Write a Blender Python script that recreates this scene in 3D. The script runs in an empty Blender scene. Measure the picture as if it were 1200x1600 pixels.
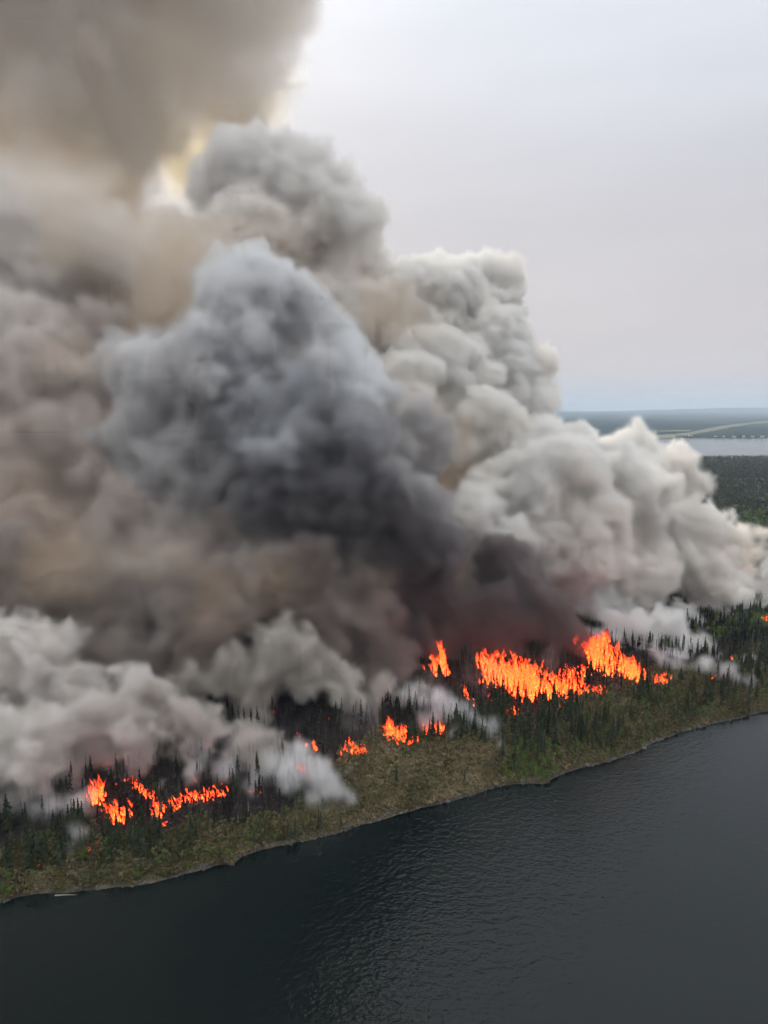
import bpy, bmesh, math, random
import numpy as np
from mathutils import Vector
R = math.radians
SC = bpy.context.scene
COL = SC.collection

# ------------------------------------------------------------------ camera, sky, sun, exposure
CAM_H = 200.0
PITCH = 7.89
F_PX = 1155.0            # focal length in pixels of the 1200 x 1600 photograph
cam_d = bpy.data.cameras.new('camera')
cam = bpy.data.objects.new('camera', cam_d)
COL.objects.link(cam)
cam_d.sensor_fit = 'VERTICAL'
cam_d.sensor_height = 36.0
cam_d.lens = 36.0 * F_PX / 1600.0
cam_d.clip_start = 1.0
cam_d.clip_end = 200000.0
cam.location = (0, 0, CAM_H)
cam.rotation_euler = (R(90 - PITCH), 0, 0)
SC.camera = cam

SUN_AZ, SUN_EL = -24.0, 38.0      # azimuth from +Y towards +X, elevation
W = bpy.data.worlds.new('World')
SC.world = W
W.use_nodes = True
nt = W.node_tree
for n in list(nt.nodes): nt.nodes.remove(n)
wo = nt.nodes.new('ShaderNodeOutputWorld')
bg = nt.nodes.new('ShaderNodeBackground')
sky = nt.nodes.new('ShaderNodeTexSky')
sky.sky_type = 'NISHITA'
sky.sun_disc = False
sky.sun_elevation = R(SUN_EL)
sky.sun_rotation = R(SUN_AZ)
sky.dust_density = 6.0
sky.air_density = 1.0
tc = nt.nodes.new('ShaderNodeTexCoord')
sep = nt.nodes.new('ShaderNodeSeparateXYZ')
nt.links.new(tc.outputs['Generated'], sep.inputs[0])
ramp = nt.nodes.new('ShaderNodeValToRGB')
# overcast veil: cloud brightness against the height above the horizon (values in Sky-Texture units)
cr = ramp.color_ramp
cr.elements[0].position = 0.0; cr.elements[0].color = (0.44, 0.395, 0.39, 1)
cr.elements[1].position = 0.95; cr.elements[1].color = (1.0, 1.0, 1.0, 1)
for p_, c_ in ((0.08, (0.40, 0.37, 0.375)), (0.23, (0.365, 0.355, 0.372)), (0.45, (0.455, 0.48, 0.525)), (0.70, (0.80, 0.82, 0.85))):
    e = cr.elements.new(p_); e.color = (*c_, 1)
nt.links.new(sep.outputs[2], ramp.inputs[0])
cn = nt.nodes.new('ShaderNodeTexNoise'); cn.inputs['Scale'].default_value = 2.2; cn.inputs['Detail'].default_value = 4
mp = nt.nodes.new('ShaderNodeMapping'); mp.inputs['Scale'].default_value = (1, 1, 5)
nt.links.new(tc.outputs['Generated'], mp.inputs[0]); nt.links.new(mp.outputs[0], cn.inputs['Vector'])
mr = nt.nodes.new('ShaderNodeMapRange'); mr.inputs[1].default_value = 0.3; mr.inputs[2].default_value = 0.7
mr.inputs[3].default_value = 9.4; mr.inputs[4].default_value = 10.4
nt.links.new(cn.outputs[0], mr.inputs[0])
vm = nt.nodes.new('ShaderNodeVectorMath'); vm.operation = 'SCALE'
nt.links.new(ramp.outputs[0], vm.inputs[0]); nt.links.new(mr.outputs[0], vm.inputs['Scale'])
mx = nt.nodes.new('ShaderNodeMix'); mx.data_type = 'RGBA'; mx.inputs[0].default_value = 0.93
nt.links.new(sky.outputs[0], mx.inputs[6]); nt.links.new(vm.outputs[0], mx.inputs[7])
nt.links.new(mx.outputs[2], bg.inputs[0])
bg.inputs[1].default_value = 0.10
nt.links.new(bg.outputs[0], wo.inputs[0])

sun_d = bpy.data.lights.new('sun', 'SUN')
sun_d.energy = 1.3
sun_d.angle = R(14)
sun_d.color = (1.0, 0.90, 0.76)
sun = bpy.data.objects.new('sun', sun_d)
COL.objects.link(sun)
sdir = Vector((math.sin(R(SUN_AZ)) * math.cos(R(SUN_EL)), math.cos(R(SUN_AZ)) * math.cos(R(SUN_EL)), math.sin(R(SUN_EL))))
sun.rotation_euler = sdir.to_track_quat('Z', 'Y').to_euler()

vs = SC.view_settings
vs.view_transform = 'Standard'; vs.look = 'None'; vs.gamma = 1; vs.exposure = 0.8
cy = SC.cycles
cy.volume_bounces = 6
cy.max_bounces = 8
cy.diffuse_bounces = 2
cy.glossy_bounces = 2
cy.transparent_max_bounces = 12
cy.volume_step_rate = 2.0
cy.volume_max_steps = 256
cy.use_adaptive_sampling = True
cy.adaptive_threshold = 0.08
cy.time_limit = 1000
cy.adaptive_min_samples = 16
cy.use_denoising = True
cy.denoiser = 'OPENIMAGEDENOISE'
cy.sample_clamp_indirect = 4.0
cy.caustics_reflective = False
cy.caustics_refractive = False

# ------------------------------------------------------------------ helpers
sp, cp = math.sin(R(PITCH)), math.cos(R(PITCH))
def ray(px, py):
    a, b = (px - 600.0) / F_PX, (800.0 - py) / F_PX
    return np.array([a, cp + b * sp, -sp + b * cp])
def P(px, py, z):
    """the point at depth z metres that the photograph shows at px, py"""
    d = ray(px, py)
    return np.array([0, 0, CAM_H]) + d * z
def G0(px, py):
    d = ray(px, py)
    t = -CAM_H / d[2]
    return np.array([0, 0, CAM_H]) + d * t

def tag(o, label=None, cat=None, group=None, kind=None):
    if label: o['label'] = label
    if cat: o['category'] = cat
    if group: o['group'] = group
    if kind: o['kind'] = kind
    return o

def new_mat(name):
    m = bpy.data.materials.new(name)
    m.use_nodes = True
    for n in list(m.node_tree.nodes): m.node_tree.nodes.remove(n)
    return m, m.node_tree


# ------------------------------------------------------------------ terrain functions
_rs = np.random.RandomState(77)
_lat = _rs.rand(256, 256)
def vnoise(x, y, sc, ox=0.0, oy=0.0):
    x = np.asarray(x, float) / sc + ox + 1000; y = np.asarray(y, float) / sc + oy + 1000
    xi, yi = np.floor(x).astype(int), np.floor(y).astype(int)
    u, v = x - xi, y - yi
    u = u * u * (3 - 2 * u); v = v * v * (3 - 2 * v)
    a = _lat[xi % 256, yi % 256]; b = _lat[(xi + 1) % 256, yi % 256]
    c = _lat[xi % 256, (yi + 1) % 256]; d = _lat[(xi + 1) % 256, (yi + 1) % 256]
    return (a * (1 - u) + b * u) * (1 - v) + (c * (1 - u) + d * u) * v
def fnoise(x, y, sc, n=3, ox=0.0):
    t, a, w = 0, 1.0, 0
    for k in range(n):
        t = t + a * vnoise(x, y, sc / 2 ** k, ox + 7.3 * k, ox * 1.7 + 3.1 * k); w += a; a *= 0.5
    return t / w
def sstep(a, b, x):
    t = np.clip((np.asarray(x, float) - a) / (b - a), 0, 1)
    return t * t * (3 - 2 * t)

SHORE_PX = [(-60,1428),(0,1412),(30,1401),(60,1399),(110,1397),(150,1393),(200,1385),(240,1378),(290,1364),(335,1353),(352,1351),(362,1354),(376,1340),(400,1330),(440,1322),(475,1315),(500,1307),(540,1298),(590,1283),(640,1268),(690,1256),(735,1243),(770,1232),(800,1226),(850,1223),(872,1212),(900,1203),(935,1194),(970,1184),(1000,1172),(1020,1161),(1060,1144),(1100,1134),(1145,1124),(1180,1116),(1215,1108)]
_sh = np.array([G0(*p)[:2] for p in SHORE_PX])
_x = np.concatenate([[-1600, -700], _sh[:, 0], [420, 700, 1600, 3000]])
_y = np.concatenate([[90, 180], _sh[:, 1], [_sh[-1, 1] + 95, 800, 1000, 1300]])
SHX = np.linspace(-1500, 2900, 8801)
SHY = np.interp(SHX, _x, _y)
def shore_y(x):
    return np.interp(x, SHX, SHY) + (fnoise(x, x * 0, 14, 3) - 0.5) * 4.0 + (fnoise(x, x * 0, 3.0, 2, 5) - 0.5) * 1.6
def hill(x, s):
    x = np.asarray(x, float); s = np.asarray(s, float)
    amp = 22 - 12 * sstep(120, 300, x) - 4 * sstep(-200, -80, -x)
    up = sstep(-10, 120, s)
    down = 1 - 0.75 * sstep(150, 320, s) * 1.0
    down_r = 1 - 0.8 * sstep(75, 150, s)
    k = sstep(150, 260, x)
    h = amp * up * (down * (1 - k) + down_r * k)
    h = h + (fnoise(x, s, 60, 4, 2) - 0.5) * 9 * sstep(5, 60, s) + (fnoise(x, s, 12, 3, 9) - 0.5) * 2.4 * sstep(0, 12, s)
    h = h + (fnoise(x, s, 400, 3, 4) - 0.5) * 26 * sstep(300, 900, s)
    bank = 0.9 * sstep(0, 2.5, s) - 3.0 * (1 - sstep(-6, 0, s))
    return h * sstep(0, 8, s) + bank
def ground_z(x, y):
    return hill(x, np.asarray(y) - shore_y(x))
def on_ground(px, py):
    """where the photograph's pixel px, py meets the ground"""
    d = ray(px, py)
    t = np.linspace(120, 3200, 12000)
    pts = np.array([0, 0, CAM_H])[None] + t[:, None] * d[None]
    below = pts[:, 2] < ground_z(pts[:, 0], pts[:, 1])
    i = int(np.argmax(below)) if below.any() else len(t) - 1
    return pts[i], t[i]
def project(p):
    p = np.atleast_2d(p)
    rel = p - np.array([0, 0, CAM_H])
    z = rel[:, 1] * cp - rel[:, 2] * sp
    up = rel[:, 1] * sp + rel[:, 2] * cp
    return np.stack([600 + F_PX * rel[:, 0] / z, 800 - F_PX * up / z, z], 1)

def mesh_np(name, verts, faces, mat=None, smooth=False, tint=None, uniform=4):
    verts = np.asarray(verts, 'f'); faces = np.asarray(faces, 'i')
    me = bpy.data.meshes.new(name)
    me.vertices.add(len(verts)); me.vertices.foreach_set('co', verts.ravel())
    k = faces.shape[1]
    me.loops.add(faces.size); me.loops.foreach_set('vertex_index', faces.ravel())
    me.polygons.add(len(faces)); me.polygons.foreach_set('loop_start', np.arange(0, faces.size, k, dtype='i'))
    me.update(calc_edges=True)
    if smooth: me.polygons.foreach_set('use_smooth', np.ones(len(faces), bool))
    if tint is not None:
        a = me.attributes.new('tint', 'FLOAT', 'POINT'); a.data.foreach_set('value', np.asarray(tint, 'f'))
    if mat: me.materials.append(mat)
    return me
def link(name, me, loc=(0, 0, 0), parent=None):
    o = bpy.data.objects.new(name, me); o.location = loc; COL.objects.link(o)
    if parent: o.parent = parent
    return o
def empty(name, loc, rz=0, sc=1):
    o = bpy.data.objects.new(name, None); o.location = loc; o.rotation_euler.z = rz
    o.scale = (sc, sc, sc); o.empty_display_size = 1; COL.objects.link(o)
    return o
def copy_tree(o, parent=None):
    c = o.copy(); COL.objects.link(c)
    if parent: c.parent = parent
    for ch in o.children: copy_tree(ch, c)
    return c

# ------------------------------------------------------------------ ground materials
def bsdf(t, rough=0.9, spec=0.2):
    b = t.nodes.new('ShaderNodeBsdfPrincipled'); b.inputs['Roughness'].default_value = rough
    b.inputs['Specular IOR Level'].default_value = spec
    o = t.nodes.new('ShaderNodeOutputMaterial'); t.links.new(b.outputs[0], o.inputs['Surface'])
    return b
def tex(t, kind, scale, detail=3, coord='Object'):
    c = t.nodes.new('ShaderNodeTexCoord'); n = t.nodes.new(kind)
    n.inputs['Scale'].default_value = scale
    if 'Detail' in n.inputs: n.inputs['Detail'].default_value = detail
    t.links.new(c.outputs[coord], n.inputs['Vector'])
    return n
def cramp(t, fac, stops):
    r = t.nodes.new('ShaderNodeValToRGB'); t.links.new(fac, r.inputs[0])
    el = r.color_ramp.elements
    el[0].position, el[0].color = stops[0][0], (*stops[0][1], 1)
    el[1].position, el[1].color = stops[-1][0], (*stops[-1][1], 1)
    for p, c in stops[1:-1]:
        e = el.new(p); e.color = (*c, 1)
    return r.outputs[0]
def mixc(t, fac, a, b):
    m = t.nodes.new('ShaderNodeMix'); m.data_type = 'RGBA'
    for i, v in ((0, fac), (6, a), (7, b)):
        if hasattr(v, 'is_output'): t.links.new(v, m.inputs[i])
        else: m.inputs[i].default_value = v if i == 0 else (*v, 1)
    return m.outputs[2]

def land_material():
    m, t = new_mat('ground')
    b = bsdf(t, 0.95, 0.1)
    n1 = tex(t, 'ShaderNodeTexNoise', 0.12, 6)
    veg = cramp(t, n1.outputs[0], [(0.3, (0.030, 0.034, 0.014)), (0.5, (0.075, 0.068, 0.032)), (0.62, (0.10, 0.088, 0.050)), (0.75, (0.16, 0.145, 0.105))])
    n2 = tex(t, 'ShaderNodeTexNoise', 0.5, 6)
    char = cramp(t, n2.outputs[0], [(0.3, (0.010, 0.008, 0.008)), (0.6, (0.030, 0.025, 0.023)), (0.75, (0.10, 0.09, 0.085))])
    rock = cramp(t, n2.outputs[0], [(0.3, (0.04, 0.034, 0.028)), (0.55, (0.085, 0.073, 0.058)), (0.75, (0.19, 0.17, 0.145))])
    a1 = t.nodes.new('ShaderNodeAttribute'); a1.attribute_name = 'burnt'
    a2 = t.nodes.new('ShaderNodeAttribute'); a2.attribute_name = 'rock'
    c = mixc(t, a2.outputs['Fac'], veg, rock)
    a3 = t.nodes.new('ShaderNodeAttribute'); a3.attribute_name = 'woodland'
    c = mixc(t, a3.outputs['Fac'], c, cramp(t, n1.outputs[0], [(0.3, (0.020, 0.030, 0.022)), (0.7, (0.040, 0.052, 0.034))]))
    c = mixc(t, a1.outputs['Fac'], c, char)
    t.links.new(c, b.inputs['Base Color'])
    bp = t.nodes.new('ShaderNodeBump'); bp.inputs['Distance'].default_value = 1.5; bp.inputs['Strength'].default_value = 0.8
    t.links.new(n2.outputs[0], bp.inputs['Height']); t.links.new(bp.outputs[0], b.inputs['Normal'])
    return m
M_land = land_material()

def burnt_at(x, s):
    """how charred the ground is, from the position of the fire front"""
    front = np.interp(x, [-400, -175, -110, -75, -50, -25, 10, 40, 75, 110, 160, 200, 260, 400], [50, 42, 40, 30, 26, 60, 74, 68, 60, 55, 62, 66, 80, 100])
    return sstep(-4, 4, s - front + (fnoise(x, s, 18, 3, 6) - 0.5) * 34)

# land: columns follow x, rows follow the distance from the shore
xs = np.concatenate([np.linspace(-1500, -260, 60), np.arange(-256, 330, 1.6), np.linspace(334, 2900, 160)])
ss = np.concatenate([[-7, -4, -2, -1, 0, 0.7, 1.4, 2.2, 3, 4], np.arange(5.5, 230, 1.7), np.linspace(233, 900, 120), np.linspace(908, 2450, 130)])
X, S = np.meshgrid(xs, ss, indexing='ij')
nx, ns = X.shape
Yl = shore_y(X) + S
# the far edge of this land is the south shore of the distant lake
yfar = 2300 + (fnoise(X, X * 0, 300, 4, 8) - 0.5) * 160
Yl = np.where(S > 233, shore_y(X) + 233 + (S - 233) / (2450 - 233) * (yfar - shore_y(X) - 233), Yl)
S2 = Yl - shore_y(X)
Z = hill(X, S2)
Z = Z * (1 - sstep(2380, 2450, S)) - 2.0 * sstep(2420, 2450, S)
# broad rise of the far part of the land
Z = np.where(S > 233, Z * (1 - 0.8 * sstep(1300, 2200, S)), Z)
V = np.stack([X, Yl, Z], -1).reshape(-1, 3)
idx = np.arange(nx * ns).reshape(nx, ns)
F = np.stack([idx[:-1, :-1], idx[1:, :-1], idx[1:, 1:], idx[:-1, 1:]], -1).reshape(-1, 4)
me = mesh_np('land', V, F, M_land, smooth=True)
a = me.attributes.new('burnt', 'FLOAT', 'POINT'); a.data.foreach_set('value', (burnt_at(X, S2) * (1 - sstep(260, 330, X + (fnoise(X, S2, 60, 2) - .5) * 60)) ).astype('f').ravel())
a = me.attributes.new('woodland', 'FLOAT', 'POINT'); a.data.foreach_set('value', np.maximum(sstep(230, 340, S2), sstep(250, 330, X) * sstep(60, 110, S2)).astype('f').ravel())
rk = np.clip(1 - sstep(0.5, 3.0, S2 + (fnoise(X, S2, 9, 3, 3) - 0.5) * 8) + 0.9 * sstep(0.66, 0.74, fnoise(X, S2, 14, 4, 12)) * (S2 < 100) * (1 - sstep(60, 90, S2)), 0, 1)
a = me.attributes.new('rock', 'FLOAT', 'POINT'); a.data.foreach_set('value', rk.astype('f').ravel())
land = tag(link('ground', me), kind='structure')

# lake
def water_material():
    m, t = new_mat('lake_water')
    b = bsdf(t, 0.08, 0.42)
    b.inputs['IOR'].default_value = 1.33
    b.inputs['Base Color'].default_value = (0.0016, 0.0056, 0.0052, 1)
    c = t.nodes.new('ShaderNodeTexCoord')
    mp = t.nodes.new('ShaderNodeMapping'); mp.inputs['Rotation'].default_value = (0, 0, R(28)); mp.inputs['Scale'].default_value = (0.62, 1.0, 1)
    t.links.new(c.outputs['Object'], mp.inputs[0])
    h = None
    for sc, am, det in ((0.30, 1.0, 2), (0.75, 0.55, 3), (0.03, 1.2, 1)):
        n = t.nodes.new('ShaderNodeTexNoise'); n.inputs['Scale'].default_value = sc; n.inputs['Detail'].default_value = det
        n.inputs['Distortion'].default_value = 0.4
        t.links.new(mp.outputs[0], n.inputs['Vector'])
        mu = t.nodes.new('ShaderNodeMath'); mu.operation = 'MULTIPLY'; mu.inputs[1].default_value = am
        t.links.new(n.outputs[0], mu.inputs[0])
        if h is None: h = mu.outputs[0]
        else:
            ad = t.nodes.new('ShaderNodeMath'); t.links.new(h, ad.inputs[0]); t.links.new(mu.outputs[0], ad.inputs[1]); h = ad.outputs[0]
    bp = t.nodes.new('ShaderNodeBump'); bp.inputs['Distance'].default_value = 0.30; bp.inputs['Strength'].default_value = 1.0
    t.links.new(h, bp.inputs['Height']); t.links.new(bp.outputs[0], b.inputs['Normal'])
    return m
me = mesh_np('lake', [(-15000, -1500, 0), (23000, -1500, 0), (23000, 50000, 0), (-15000, 50000, 0)], [(0, 1, 2, 3)], water_material())
tag(link('lake_water', me), kind='structure')

# far shore: low forested plain to the horizon
def far_material():
    m, t = new_mat('far_forest_plain')
    b = bsdf(t, 1.0, 0.0)
    n = tex(t, 'ShaderNodeTexNoise', 0.0016, 8)
    c = cramp(t, n.outputs[0], [(0.38, (0.020, 0.036, 0.042)), (0.60, (0.034, 0.054, 0.056)), (0.74, (0.06, 0.075, 0.062))])  # bluish, lighter tones paint part of the distance haze into the forest
    t.links.new(c, b.inputs['Base Color'])
    return m
fx = np.linspace(-14000, 22000, 240)
fy = np.concatenate([np.linspace(0, 900, 24), np.linspace(950, 9000, 60), np.linspace(9400, 45000, 40)])
X, T = np.meshgrid(fx, fy, indexing='ij')
def far_shore(x): return 5250 + (fnoise(x, x * 0, 900, 4, 3) - 0.5) * 500
def far_h(x, T): return -3 + 12 * sstep(0, 60, T) + (fnoise(x, T, 1500, 4, 1)) * 26 * sstep(50, 1500, T) + sstep(9000, 30000, T) * (fnoise(x, T, 5200, 3, 5) * 150 + 170 * sstep(0.30, 0.48, x / (far_shore(x) + T + 1)) * sstep(24000, 30000, T))
Yf = far_shore(X) + T
Z = far_h(X, T)
idx = np.arange(X.size).reshape(X.shape)
F = np.stack([idx[:-1, :-1], idx[1:, :-1], idx[1:, 1:], idx[:-1, 1:]], -1).reshape(-1, 4)
me = mesh_np('far_plain', np.stack([X, Yf, Z], -1).reshape(-1, 3), F, far_material(), smooth=True)
tag(link('far_terrain', me), kind='structure')

# pale cleared strip across the far plain
def far_hit(px, py):
    d = ray(px, py); t = np.linspace(4500, 30000, 8000)
    p = np.array([0, 0, CAM_H])[None] + t[:, None] * d[None]
    below = p[:, 2] < np.maximum(far_h(p[:, 0], p[:, 1] - far_shore(p[:, 0])), 0)
    return p[int(np.argmax(below))]
m_strip, t_ = new_mat('cleared_strip')
b_ = bsdf(t_, 1.0, 0.0)
n_ = tex(t_, 'ShaderNodeTexNoise', 0.004, 4)
t_.links.new(cramp(t_, n_.outputs[0], [(0.3, (0.12, 0.13, 0.09)), (0.7, (0.22, 0.215, 0.18))]), b_.inputs['Base Color'])
for nm, ctr in (('dirt_road', [(1005,680.5,1.2),(1040,679,1.6),(1075,677,1.6),(1110,671.5,2.2),(1140,667,2.2),(1170,662.5,1.8),(1215,657,1.0)]),
                ('gravel_road', [(1000,674.5,0.7),(1040,673.5,0.8),(1080,672.5,0.9)])):
    V, F = [], []
    for k in range(len(ctr) - 1):
        for q_ in np.linspace(0, 1, 9)[:(9 if k == len(ctr) - 2 else 8)]:
            px = ctr[k][0] * (1 - q_) + ctr[k + 1][0] * q_; py = ctr[k][1] * (1 - q_) + ctr[k + 1][1] * q_; w_ = ctr[k][2] * (1 - q_) + ctr[k + 1][2] * q_
            for sg in (1, -1):
                d = ray(px, py + sg * w_); tt = (22 - CAM_H) / d[2]
                x_, y_ = d[0] * tt, d[1] * tt
                V.append((x_, y_, float(far_h(np.array(x_), np.array(y_) - far_shore(np.array(x_)))) + 6.0))
    for k in range(len(V) // 2 - 1): F.append((2 * k, 2 * k + 2, 2 * k + 3, 2 * k + 1))
    tag(link(nm, mesh_np(nm, V, F, m_strip)), kind='structure')

# ------------------------------------------------------------------ vegetation
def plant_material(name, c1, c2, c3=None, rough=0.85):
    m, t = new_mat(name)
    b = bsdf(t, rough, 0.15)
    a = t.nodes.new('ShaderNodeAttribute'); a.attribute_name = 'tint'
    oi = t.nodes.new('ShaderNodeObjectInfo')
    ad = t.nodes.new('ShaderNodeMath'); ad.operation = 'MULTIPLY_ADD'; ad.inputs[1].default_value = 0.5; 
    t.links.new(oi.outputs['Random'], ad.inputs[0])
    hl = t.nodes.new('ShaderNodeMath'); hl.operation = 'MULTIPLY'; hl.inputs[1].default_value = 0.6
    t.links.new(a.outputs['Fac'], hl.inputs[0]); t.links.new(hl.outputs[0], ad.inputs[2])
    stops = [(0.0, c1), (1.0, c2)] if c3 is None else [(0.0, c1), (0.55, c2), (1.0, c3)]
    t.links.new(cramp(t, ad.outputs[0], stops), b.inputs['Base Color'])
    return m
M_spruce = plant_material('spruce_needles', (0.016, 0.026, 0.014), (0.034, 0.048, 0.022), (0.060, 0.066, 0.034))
M_leaf = plant_material('birch_leaves', (0.040, 0.085, 0.018), (0.090, 0.165, 0.032), (0.150, 0.220, 0.055))
M_bark = plant_material('bark', (0.05, 0.04, 0.032), (0.09, 0.075, 0.06))
M_char = plant_material('charred_wood', (0.008, 0.007, 0.007), (0.022, 0.019, 0.018))
M_dead = plant_material('bleached_wood', (0.25, 0.23, 0.20), (0.42, 0.39, 0.34))
M_shrub = plant_material('shrub_leaves', (0.024, 0.028, 0.012), (0.100, 0.084, 0.036), (0.25, 0.195, 0.11))
M_brush = plant_material('brush_leaves', (0.018, 0.032, 0.012), (0.072, 0.088, 0.030), (0.19, 0.18, 0.08))
M_rock = plant_material('shore_rock', (0.04, 0.036, 0.03), (0.20, 0.18, 0.155))

def trunk_arrays(h, r, seg=5, lean=0.0, rg=None, top=0.15):
    v, f = [], []
    for k, zz in enumerate((-0.6, h * 0.33, h * 0.66, h)):
        rr = r * (1 - (1 - top) * max(zz, 0) / h)
        off = lean * (max(zz, 0) / h) ** 2 * h
        for a in range(seg):
            an = 2 * math.pi * a / seg
            v.append((off + rr * math.cos(an), rr * math.sin(an), zz))
    for k in range(3):
        for a in range(seg):
            b_ = (a + 1) % seg
            f.append((k * seg + a, k * seg + b_, (k + 1) * seg + b_, (k + 1) * seg + a))
    return v, f
def spruce_arrays(h, w, rg, layers=13, per=7, bare=0.1, thin=0.0):
    """drooping boughs round a spire: every bough two bent quads"""
    v, f, tn = [], [], []
    for L in range(layers):
        q = L / (layers - 1)
        z0 = h * (bare + (1 - bare) * q * 0.97)
        rad = w * (1 - q) ** 0.8 * rg.uniform(0.75, 1.15) + 0.16
        for k in range(per if q < 0.8 else 4):
            if rg.rand() < thin: continue
            an = rg.uniform(0, 2 * math.pi)
            rr = rad * rg.uniform(0.6, 1.2)
            d = np.array([math.cos(an), math.sin(an), 0]); s_ = np.array([-d[1], d[0], 0])
            wd = 0.30 * rr + 0.18
            hh = h / layers
            base = np.array([0, 0, z0 + hh * rg.uniform(0, 0.8)])
            p0 = base + np.array([0, 0, hh * 0.35])
            p1 = base + d * rr * 0.55 - np.array([0, 0, rr * 0.18])
            p2 = base + d * rr - np.array([0, 0, rr * rg.uniform(0.25, 0.6)])
            n = len(v)
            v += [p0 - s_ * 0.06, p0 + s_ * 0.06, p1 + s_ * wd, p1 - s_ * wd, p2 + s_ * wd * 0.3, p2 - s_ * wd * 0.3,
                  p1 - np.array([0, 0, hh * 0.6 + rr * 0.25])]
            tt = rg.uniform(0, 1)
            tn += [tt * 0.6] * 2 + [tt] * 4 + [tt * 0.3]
            f += [(n, n + 1, n + 2, n + 3), (n + 3, n + 2, n + 4, n + 5), (n, n + 3, n + 6, n), (n, n + 2, n + 6, n)]
    return v, f, tn
def fix_faces(f):
    return np.array([(a, b, c, d if d != a else c) for a, b, c, d in f], 'i')
def tri_faces(f):
    out = []
    for a, b, c, d in f:
        out.append((a, b, c))
        if d != a: out.append((a, c, d))
    return np.array(out, 'i')
def leaf_arrays(h, w, rg, n=260, leaf=0.55, low=0.2, clumps=9):
    v, f, tn = [], [], []
    cl = []
    for k in range(clumps):
        q = rg.uniform(low, 0.95)
        rr = w * math.sin(math.pi * min(0.98, 0.15 + 0.8 * q)) * rg.uniform(0.2, 0.8)
        an = rg.uniform(0, 2 * math.pi)
        cl.append((np.array([rr * math.cos(an), rr * math.sin(an), h * q]), w * rg.uniform(0.3, 0.55), rg.uniform(0, 1)))
    for k in range(n):
        c, r, tt = cl[rg.randint(len(cl))]
        d = rg.normal(size=3); d /= np.linalg.norm(d)
        p = c + d * r * rg.uniform(0.55, 1.05) * np.array([1, 1, 0.8])
        a_ = rg.normal(size=3); a_ /= np.linalg.norm(a_)
        b_ = np.cross(a_, d + 0.4 * rg.normal(size=3)); b_ /= (np.linalg.norm(b_) + 1e-6)
        L = leaf * rg.uniform(0.6, 1.3)
        i = len(v)
        v += [p - a_ * L * 0.5, p + b_ * L * 0.35, p + a_ * L * 0.5, p - b_ * L * 0.35]
        tn += [min(1, max(0, tt * 0.7 + rg.uniform(0, 0.4)))] * 4
        f.append((i, i + 1, i + 2, i + 3))
    return v, f, tn
def branch_arrays(h, r, rg, n=10, ln=1.2):
    """bare stubs on a dead trunk"""
    v, f = trunk_arrays(h, r, 4, lean=rg.uniform(-0.05, 0.05))
    for k in range(n):
        z = h * rg.uniform(0.25, 0.97); an = rg.uniform(0, 6.28); L = ln * rg.uniform(0.3, 1) * (1.1 - z / h)
        d = np.array([math.cos(an), math.sin(an), rg.uniform(-0.3, 0.5)]); s_ = np.array([-d[1], d[0], 0]) * r * 0.35
        p = np.array([0, 0, z]); i = len(v); u = np.array([0, 0, r * 0.35])
        v += [p - s_, p + s_, p + u, p + d * L]
        f += [(i, i + 1, i + 3, i), (i + 1, i + 2, i + 3, i + 1), (i + 2, i, i + 3, i + 2)]
    return v, f

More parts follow.
